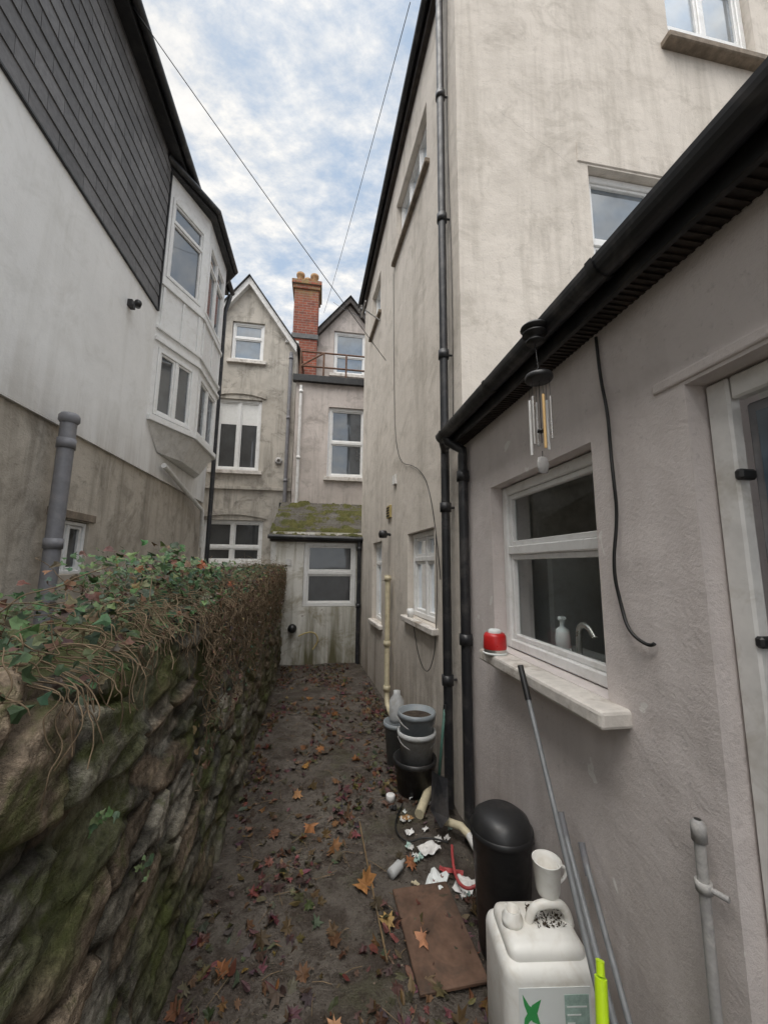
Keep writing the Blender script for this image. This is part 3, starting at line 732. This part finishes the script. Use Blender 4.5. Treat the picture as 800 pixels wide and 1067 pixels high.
# ivy
IV=empty('ivy'); L=Leaves()
greens=[(.06,.11,.04),(.08,.125,.055),(.05,.09,.045),(.11,.16,.075),(.07,.105,.065),(.14,.18,.085)]
def dens(y):
    return math.exp(-((y-2.15)/.75)**2)*1.0+.18*math.exp(-((y-3.8)/1.3)**2)+.05+.25*math.exp(-((y-1.0)/.2)**2)
n_=0
while n_<2500:
    y=U(.7,6.9); 
    if R()>dens(y): continue
    cl=noise.noise(Vector((y*3.2,1.2,5)))
    hgt=(.03+.16*min(1,dens(y)))*(1+1.1*cl)
    x=xf(y)-U(-.03,.42); 
    h=U(0,1)**.9*max(hgt,.02)
    z=zt_(y)+.05+h
    if R()<.16: z=zt_(y)-U(0,.10)+.05; x=xf(y)+U(.02,.06)
    c=random.choice(greens) if R()<.80 else random.choice(brown)
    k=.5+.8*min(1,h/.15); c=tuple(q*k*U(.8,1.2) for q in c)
    L.add((x,y+U(-.02,.02),z),U(.018,.044),IVY,(U(-.2,1.1),U(-1.1,.4),U(.2,1.2)),U(0,6.3),U(-.5,.6),c); n_+=1
for (y,z) in ((1.12,-.62),(1.45,-.95),(2.3,-.35)):
    for k in range(9):
        L.add((xf(y)+U(.05,.10),y+U(-.04,.04),z+U(-.03,.03)),U(.014,.03),IVY,(1,U(-1,0),U(0,.8)),U(0,6.3),U(-.3,.4),tuple(q*1.5 for q in random.choice(greens)))
L.add((xf(2.1)+.03,2.0,.0),.06,MAPLE,(.6,-1,.4),1.2,.3,(.35,.12,.06)); L.add((xf(2.5)+.05,2.6,-.12),.05,MAPLE,(.6,-1,.4),.4,.3,(.3,.1,.05))
L.out('ivy_leaves',IV)
vn=[]
for k in range(820):
    y=U(.75,6.9) if k<560 else U(.8,3.0); hang=R()<.55
    if hang and y<1.25 and R()<.5: continue
    x=xf(y)-U(0,.4); z=zt_(y)+U(.03,.11)
    if hang: x=xf(y)-U(-.02,.05)
    pl_=[(x,y,z)]; d=Vector((U(-.2,.6) if hang else U(-.5,.5),U(-1,1),U(.0,.5)))
    stp=.026; nn=int(U(5,13))
    for s_ in range(nn):
        d=d*.75+Vector((U(-.6,.6),U(-.7,.7),U(-.45,.35)))
        if hang: d.z-=.22
        d.normalize(); x+=d.x*stp; y+=d.y*stp; z+=d.z*stp
        lim=xf(y)+.055+.03*R()
        if z<zt_(y)+.02: x=max(x,lim) if hang else x; z=z if hang else max(z,zt_(y)+.02)
        x=min(x,xf(y)+.13)
        pl_.append((x,y,z))
    vn.append(pl_)
tube('ivy_vines',vn,.0015,M['twig'],IV,smoothc=True,res=0,cres=3)
vn2=[]
for k in range(700):
    y=U(2.0,6.9); x=xf(y)+U(.03,.09); z=zt_(y)-U(-.08,.6)*R(); pl_=[(x,y,z)]
    for s_ in range(7):
        y+=U(-.05,.05); z+=U(-.07,.03); x=xf(y)+U(.05,.13); pl_.append((x,y,z))
    vn2.append(pl_)
tube('dry_vines',vn2,.0024,M['twig'],IV,smoothc=True,res=0,cres=3)
L=Leaves()
for k in range(1500):
    y=2.0+4.9*R(); t=R(); z=zt_(y)+.06-t*t*.8; x=xf(y)+U(.04,.12)
    c=random.choice(brown+[(.28,.20,.13),(.24,.18,.12)]) if R()<.75 else random.choice(greens)
    L.add((x,y,z),U(.015,.042),OVAL if R()<.5 else IVY,(1,U(-1,.3),U(-.3,.8)),U(0,6.3),U(-.9,.9),tuple(q*U(.6,1.1) for q in c))
L.out('dry_ivy_leaves',IV)

# ---------------------------------------------------------------- clutter
TB=empty('black_bin')
lathe('body',[(0,GZ+.02),(.105,GZ+.02),(.11,GZ+.04),(.132,-1.20),(.136,-1.19),(.136,-1.165),(.130,-1.155),(.120,-1.13),(.085,-1.105),(0,-1.098)],(.85,1.83,0),M['black'],TB,seg=40)
lathe('rim',[(.133,-1.2),(.141,-1.195),(.141,-1.172),(.133,-1.167)],(.85,1.83,0),M['black'],TB,seg=40)
JC=empty('jerrycan')
JF=Fr((.79,1.44,0),(.97,-.12,0),(-.12,-.97,0))
def rbox(name,mat,par,fr,u0,u1,w0,w1,d0,d1,bev,sg=4):
    o=box(name,mat,par,fr,u0,u1,w0,w1,d0,d1,bevel=bev,seg=sg)
    for p in o.data.polygons: p.use_smooth=True
    return o
rbox('body',M['canw'],JC,JF,-.155,.155,GZ+.01,-1.27,-.125,.125,.04)
rbox('shoulder',M['canw'],JC,JF,-.13,.13,-1.31,-1.235,-.10,.10,.03)
cc=JF.p(-.085,0,0); lathe('neck',[(0,-1.24),(.036,-1.24),(.036,-1.222),(.028,-1.218),(.028,-1.195),(.023,-1.195),(.023,-1.225),(0,-1.225)],cc,M['canw'],JC)
tube('handle',[JF.p(-.03,-1.25,0),JF.p(-.02,-1.195,0),JF.p(.04,-1.18,0),JF.p(.11,-1.185,0),JF.p(.12,-1.25,0)],.015,M['canw'],JC,smoothc=True)
box('label',M['label'],JC,JF,-.115,.115,-1.62,-1.32,.1255,.127,bevel=0)
box('label_panel',M['bluelab'],JC,JF,.03,.108,-1.55,-1.34,.1275,.1285,bevel=0)
B=Box()
for k in range(7): B.add(JF,.036,.10-.02*(k%3),-1.37-k*.022,-1.374-k*.022,.129,.1295)
B.out('label_small_print',M['label'],JC,bevel=0)
def letter(u,w,s,kind):
    B=Box(); 
    if kind=='a': B.add(JF,u,u+s*.2,w,w+s,.1275,.1285);B.add(JF,u+s*.55,u+s*.75,w,w+s,.1275,.1285);B.add(JF,u+s*.2,u+s*.55,w+s*.8,w+s,.1275,.1285);B.add(JF,u+s*.2,u+s*.55,w+s*.35,w+s*.5,.1275,.1285)
    else: B.add(JF,u,u+s*.2,w,w+s,.1275,.1285);B.add(JF,u+s*.2,u+s*.6,w,w+s*.2,.1275,.1285)
    return B
for k in range(4): letter(-.108+k*.02,-1.465,.02,'al'[k%2]).out('label_lettering',M['red'],JC,bevel=0)
v=[]
for (a,b_) in ((-.105,-1.335),(-.085,-1.365),(-.06,-1.385),(-.05,-1.42),(-.075,-1.41),(-.09,-1.39),(-.10,-1.365)): v.append(JF.p(a,b_,.128))
quad('label_leaf_a',v,M['green'],JC)
v=[JF.p(a,b_,.1282) for (a,b_) in ((-.045,-1.35),(-.075,-1.365),(-.10,-1.40),(-.105,-1.435),(-.085,-1.41),(-.06,-1.39))]
quad('label_leaf_b',v,M['green'],JC)
sp=empty('soil_clump'); 
L=Leaves()
for k in range(160): 
    q=JF.p(U(-.02,.10),0,U(-.07,.03)); L.add((q.x,q.y,-1.236+U(0,.010)),U(.006,.016),OVAL,(U(-1,1),U(-1,1),1),U(0,6),.4,(.05,.035,.02))
L.out('soil',sp)
mg=empty('white_mug'); mc=JF.p(.06,0,-.03)
lathe('cup',[(0,-1.172),(.036,-1.172),(.041,-1.16),(.050,-1.065),(.052,-1.062),(.048,-1.062),(.042,-1.13),(.0,-1.14)],(mc.x,mc.y,0),M['canw'],mg,seg=32)
tube('handle',[(mc.x+.045,mc.y,-1.09),(mc.x+.075,mc.y,-1.09),(mc.x+.075,mc.y,-1.13),(mc.x+.042,mc.y,-1.145)],.006,M['canw'],mg,smoothc=True)
P=empty('mop')
tube('shaft',[(.872,1.60,-.50),(.815,.94,GZ+.02)],.010,M['alu'],P)
tube('grip',[(.876,1.645,-.425),(.869,1.575,-.545)],.013,M['black'],P)
P=empty('broom')
tube('shaft',[(.955,1.50,-1.0),(.87,.98,GZ+.02)],.0115,M['alu'],P)
tube('grip',[(.96,1.53,-.95),(.951,1.48,-1.035)],.014,M['greypipe'],P)
P=empty('broom'); tube('shaft',[(.965,1.40,-1.03),(.905,.96,GZ+.02)],.010,M['alu'],P); tube('grip',[(.968,1.42,-.99),(.962,1.38,-1.07)],.012,M['greypipe'],P)
P=empty('neon_handle'); tube('shaft',[(.785,1.10,-1.10),(.67,.96,GZ+.1)],.016,M['neon'],P); tube('tip',[(.787,1.102,-1.097),(.793,1.11,-1.07)],.011,M['neon'],P)
P=empty('galvanised_pipe'); tube('pipe',[(.965,.935,GZ),(.965,.935,-.70),(.967,.938,-.65)],.0125,M['galv'],P)
lathe('clip',[(.013,-.012),(.018,-.012),(.018,.012),(.013,.012)],(.965,.935,-.78),M['galv'],P,seg=18); tube('clip_arm',[(.965,.935,-.78),(.985,.89,-.78)],.007,M['galv'],P)
lathe('top_ring',[(.012,-.02),(.017,-.02),(.017,.02),(.008,.03)],(.967,.937,-.66),M['galv'],P,seg=18)
Bd=Box(); Bd.add(Fr((.43,1.69,0),(.98,.03,0),(-.03,.98,0)),0,.29,gz(.5,1.9)+.02,gz(.5,1.9)+.037,0,.50); Bd.out('rusty_board',M['mat'],None,bevel=.004)
def bucket(name,c,z0,z1,r0,r1,mat,handle=True):
    e=empty(name)
    lathe('body',[(0,z0),(r0,z0),(r1,z1-.03),(r1+.008,z1-.03),(r1+.008,z1-.045),(r1+.012,z1-.02),(r1+.008,z1),(r1-.003,z1),(r0-.006,z0+.02),(0,z0+.02)],(c[0],c[1],0),mat,e,seg=32)
    if handle:
        pts=[]
        for k in range(9):
            a=math.pi*k/8; pts.append((c[0]+math.cos(a)*(r1+.01),c[1]-math.sin(a)*(r1+.01)*.8,z1-.04-math.sin(a)*(r1)*.5))
        tube('handle',pts,.004,M['galv'],e,smoothc=True)
    return e
bucket('plant_pot',(.75,3.08),GZ+.015,-1.43,.13,.155,M['black'],False)
b1=bucket('bucket',(.765,3.08),-1.47,-1.24,.11,.138,M['bucketw'])
b2=bucket('bucket',(.77,3.10),-1.34,-1.11,.115,.138,M['bucketb'])
lathe('contents',[(0,-1.15),(.12,-1.15)],(.77,3.10,0),M['soil'],b2)
bucket('bucket',(.70,3.50),GZ+.015,-1.33,.09,.115,M['bucketb'],False)
JG=empty('plastic_jug'); lathe('body',[(0,-1.33),(.06,-1.33),(.065,-1.30),(.065,-1.16),(.03,-1.11),(.03,-1.08),(0,-1.08)],(.69,3.50,0),M['bucketw'],JG,seg=20)
P=empty('dustpan_brush')
tube('shaft',[(.87,2.70,-.95),(.80,2.62,-1.35)],.010,M['hose'],P)
tube('grip',[(.873,2.703,-.94),(.862,2.69,-1.02)],.013,M['black'],P)
v=[(.77,2.68,-1.34),(.84,2.57,-1.34),(.83,2.52,-1.54),(.78,2.53,-1.60),(.74,2.62,-1.54),(.79,2.60,-1.33)]
mk('blade',v,[(0,5,1,2,3,4)],M['blackpipe'],P)
o=P.children[-1]; sm=o.modifiers.new('s','SOLIDIFY'); sm.thickness=.006
tube('garden_hose',[(.80,2.38,-1.60),(.74,2.2,-1.62),(.78,2.08,-1.62),(.84,2.1,-1.60)],.008,M['pink'],None,smoothc=True)
P=empty('litter')
lit=[(.68,2.45,.12,.09,.4,'upvc2'),(.76,2.28,.13,.03,-.5,'pink'),(.60,2.62,.05,.05,.2,'upvc2'),(.66,2.22,.13,.10,1.0,'label'),(.80,2.18,.12,.10,.9,'upvc2')]
for k in range(26): lit.append((U(.5,.9),U(2.1,3.0),U(.015,.05),U(.015,.04),U(0,3),random.choice(['upvc2','label','upvc2','bluelab','creampipe','black'])))
for (x,y,sx,sy,rz,mt) in lit:
    fr=Fr((x,y,0),(math.cos(rz),math.sin(rz),0),(-math.sin(rz),math.cos(rz),0))
    v=[];f=[]
    for j in range(7):
        for i in range(7):
            a=(i/6-.5)*sx; b2_=(j/6-.5)*sy
            v.append(fr.p(a,gz(x,y)+.03+.022*noise.noise(Vector((x*9+i*.5,y*9+j*.5,3))),b2_))
    for j in range(6):
        for i in range(6): k=j*7+i; f.append((k,k+1,k+8,k+7))
    mk('crumpled_scrap',v,f,M[mt],P,recalc=False)
P=empty('plastic_bottle'); lathe('body',[(0,0),(.024,0),(.026,.01),(.026,.08),(.010,.10),(.010,.12),(0,.12)],(.42,2.28,GZ+.04),M['bucketw'],P,axis=(.6,.5,.05),seg=18)
P=empty('jar'); lathe('body',[(0,0),(.03,0),(.032,.045),(.026,.05),(0,.05)],(.54,2.95,GZ+.02),M['upvc2'],P,seg=18)
tube('grey_cable',[(.62,2.9,GZ+.03),(.5,2.7,GZ+.03),(.55,2.5,GZ+.03),(.7,2.55,GZ+.04),(.8,2.45,GZ+.05)],.005,M['wire'],None,smoothc=True)
P=empty('base_pipe'); tube('pipe',[(.93,2.45,-1.60),(.94,1.95,-1.62)],.022,M['upvc2'],P); tube('elbow',[(.93,2.45,-1.60),(.90,2.5,-1.58),(.80,2.62,-1.60)],.024,M['creampipe'],P)
P=empty('red_tin')
tx,ty=.925,2.00
lathe('body',[(0,-.451),(.052,-.451),(.058,-.44),(.058,-.385),(0,-.385)],(tx,ty,0),M['silver'],P,seg=28)
lathe('band',[(.0588,-.425),(.0600,-.42),(.058,-.36),(.050,-.345),(0,-.343)],(tx,ty,0),M['red'],P,seg=28)
lathe('base_ring',[(.054,-.452),(.062,-.45),(.062,-.443),(.055,-.44)],(tx,ty,0),M['label'],P,seg=28)
lathe('lid_knob',[(.034,-.345),(.034,-.331),(.024,-.325),(0,-.325)],(tx,ty,0),M['label'],P,seg=20)
q=FT.p(1.3,0,.01); P=empty('cup'); lathe('body',[(0,-.502),(.03,-.502),(.036,-.42),(.033,-.42),(.028,-.49),(0,-.49)],(q.x,q.y,0),M['upvc'],P,seg=20)
W=empty('wind_chime'); cx,cy=.775,1.235
lathe('cap_top',[(0,.985),(.03,.98),(.05,.965),(.052,.958),(.03,.952),(.028,.945),(.045,.94),(.046,.934),(.02,.928),(.018,.915),(.034,.908),(.034,.902),(0,.897)],(cx+.01,cy+.03,-.04),M['black'],W,seg=26)
tube('cords',[[(cx+.01,cy+.03,.86),(cx,cy,.74)],[(cx,cy,.74),(cx+.035,cy,.70)],[(cx,cy,.74),(cx-.035,cy,.70)],[(cx,cy,.70),(cx,cy,.45)],[(cx,cy,.42),(cx,cy,.36)]],.0015,M['wire'],W)
lathe('disc',[(0,.715),(.046,.712),(.050,.705),(.050,.695),(.044,.688),(0,.688)],(cx,cy,0),M['black'],W,seg=30)
lathe('clapper',[(0,.50),(.014,.50),(.014,.49),(0,.49)],(cx,cy,0),M['black'],W,seg=18)
for k in range(6):
    a=k*math.pi/3+.3; x=cx+.036*math.cos(a); y=cy+.036*math.sin(a); l=(.19,.17,.21,.18,.2,.16)[k]
    tube('tube',[(x,y,.62),(x,y,.62-l)],.0050,M['orange'] if k in (4,) else M['silver'] if k%2 else M['upvc'],W)
    tube('string',[(x,y,.69),(x,y,.62)],.0008,M['wire'],W)
lathe('wind_sail',[(0,.40),(.018,.395),(.024,.37),(.018,.34),(0,.335)],(cx,cy,0),M['galv'],W,seg=18,sy=.2)
def on(y,z,d=.012): return (1-d,y,z)
tube('hanging_cable',[on(1.19,.86),on(1.185,.70),on(1.15,.55,.02),on(1.16,.42),on(1.135,.30,.03),on(1.15,.18),on(1.17,.0,.03),on(1.165,-.12),on(1.12,-.2,.03),on(1.06,-.235),on(1.045,-.22)],.0055,M['wire'],None,smoothc=True)
def sag(a,b,s):
    a=Vector(a);b=Vector(b); return [a.lerp(b,t/20)-Vector((0,0,s*4*(t/20)*(1-t/20))) for t in range(21)]
tube('overhead_wire',sag((-2.01,3.37,5.41),(.83,5.15,2.97),.03),.0045,M['wire'])
tube('overhead_wire',sag((.74,3.2,5.95),(-.16,10.4,7.3),.10),.0045,M['wire'])
tube('overhead_wire',sag((.10,10.3,7.6),(.72,7.0,4.9),.05),.005,M['wire'])

for o in bpy.data.objects:
    if o.parent is None: o.location.z+=H

# ---------------------------------------------------------------- camera
cam=bpy.data.cameras.new('camera'); co=bpy.data.objects.new('camera',cam); col.objects.link(co)
cam.sensor_fit='HORIZONTAL'; cam.sensor_width=36; cam.lens=18; cam.clip_start=.02; cam.clip_end=2000
yaw=math.radians(9.1); pit=math.radians(8.1)
Fv=Vector((math.sin(yaw)*math.cos(pit),math.cos(yaw)*math.cos(pit),math.sin(pit)))
qq=Fv.to_track_quat('-Z','Y')@Matrix.Rotation(.010,3,'Z').to_quaternion()
co.rotation_euler=qq.to_euler(); co.location=(0,0,H)
sc.camera=co
# ---------------------------------------------------------------- light
w=bpy.data.worlds.new('World'); sc.world=w; w.use_nodes=True; nt=w.node_tree
bg=nt.nodes['Background']
EL=math.radians(60); AZ=math.radians(225)
dv=Vector((math.sin(AZ)*math.cos(EL),math.cos(AZ)*math.cos(EL),math.sin(EL)))
sky=nd(nt,'ShaderNodeTexSky',sky_type='NISHITA'); sky.sun_disc=False
sky.sun_elevation=EL; sky.sun_rotation=AZ; sky.air_density=1.0; sky.dust_density=1.0
tc=nd(nt,'ShaderNodeTexCoord'); sep=nd(nt,'ShaderNodeSeparateXYZ'); lk(nt,tc.outputs['Generated'],sep.inputs[0])
zz=mathn(nt,'ADD',mathn(nt,'MAXIMUM',sep.outputs[2],0.0),.22)
cb=nd(nt,'ShaderNodeCombineXYZ'); lk(nt,mathn(nt,'DIVIDE',sep.outputs[0],zz),cb.inputs[0]); lk(nt,mathn(nt,'DIVIDE',sep.outputs[1],zz),cb.inputs[1])
mp=nd(nt,'ShaderNodeMapping'); mp.inputs['Rotation'].default_value=(0,0,.6); mp.inputs['Scale'].default_value=(1.0,1.45,1); mp.inputs['Location'].default_value=(.75,.3,0)
lk(nt,cb.outputs[0],mp.inputs[0])
def wn(s,d,r,di):
    n=nd(nt,'ShaderNodeTexNoise'); n.inputs['Scale'].default_value=s; n.inputs['Detail'].default_value=d; n.inputs['Roughness'].default_value=r; n.inputs['Distortion'].default_value=di
    lk(nt,mp.outputs[0],n.inputs['Vector']); return n.outputs['Fac']
n1=wn(1.7,6,.60,.15); n2=wn(9.0,6,.66,.1)
nn=mathn(nt,'ADD',mathn(nt,'MULTIPLY',n1,.60),mathn(nt,'MULTIPLY',n2,.40))
cf=mrange(nt,nn,.40,.56,.10,1.0)
hz=mrange(nt,sep.outputs[2],.15,.65,.90,.0)
cf=mathn(nt,'MAXIMUM',cf,hz)
blue=mixc(nt,.75,sky.outputs[0],(3.4,4.4,5.7))
cloud=mixc(nt,mrange(nt,n2,.35,.65),(5.3,5.4,5.5),(7.0,6.85,6.6))
c=mixc(nt,cf,blue,cloud)
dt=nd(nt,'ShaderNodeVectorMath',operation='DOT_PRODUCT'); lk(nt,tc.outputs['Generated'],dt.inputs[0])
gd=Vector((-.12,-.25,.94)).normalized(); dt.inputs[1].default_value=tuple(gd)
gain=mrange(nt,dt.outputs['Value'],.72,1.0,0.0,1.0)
zenith_boost=mixc(nt,gain,(1,1,1),(6.6,6.25,5.8))  # added warm brightening of unseen overhead sky, lifts light on the walls
mulc=nd(nt,'ShaderNodeVectorMath',operation='MULTIPLY'); lk(nt,c,mulc.inputs[0]); lk(nt,zenith_boost,mulc.inputs[1])
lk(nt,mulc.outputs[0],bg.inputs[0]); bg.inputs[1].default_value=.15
w.cycles.sampling_method='MANUAL'; w.cycles.sample_map_resolution=512
sd=bpy.data.lights.new('sun','SUN'); so=bpy.data.objects.new('sun',sd); col.objects.link(so)
sd.energy=1.1; sd.angle=math.radians(30); sd.color=(1,.95,.88)
so.rotation_euler=(-dv).to_track_quat('-Z','Y').to_euler()
sc.view_settings.view_transform='Standard'; sc.view_settings.look='None'; sc.view_settings.exposure=0; sc.view_settings.gamma=1
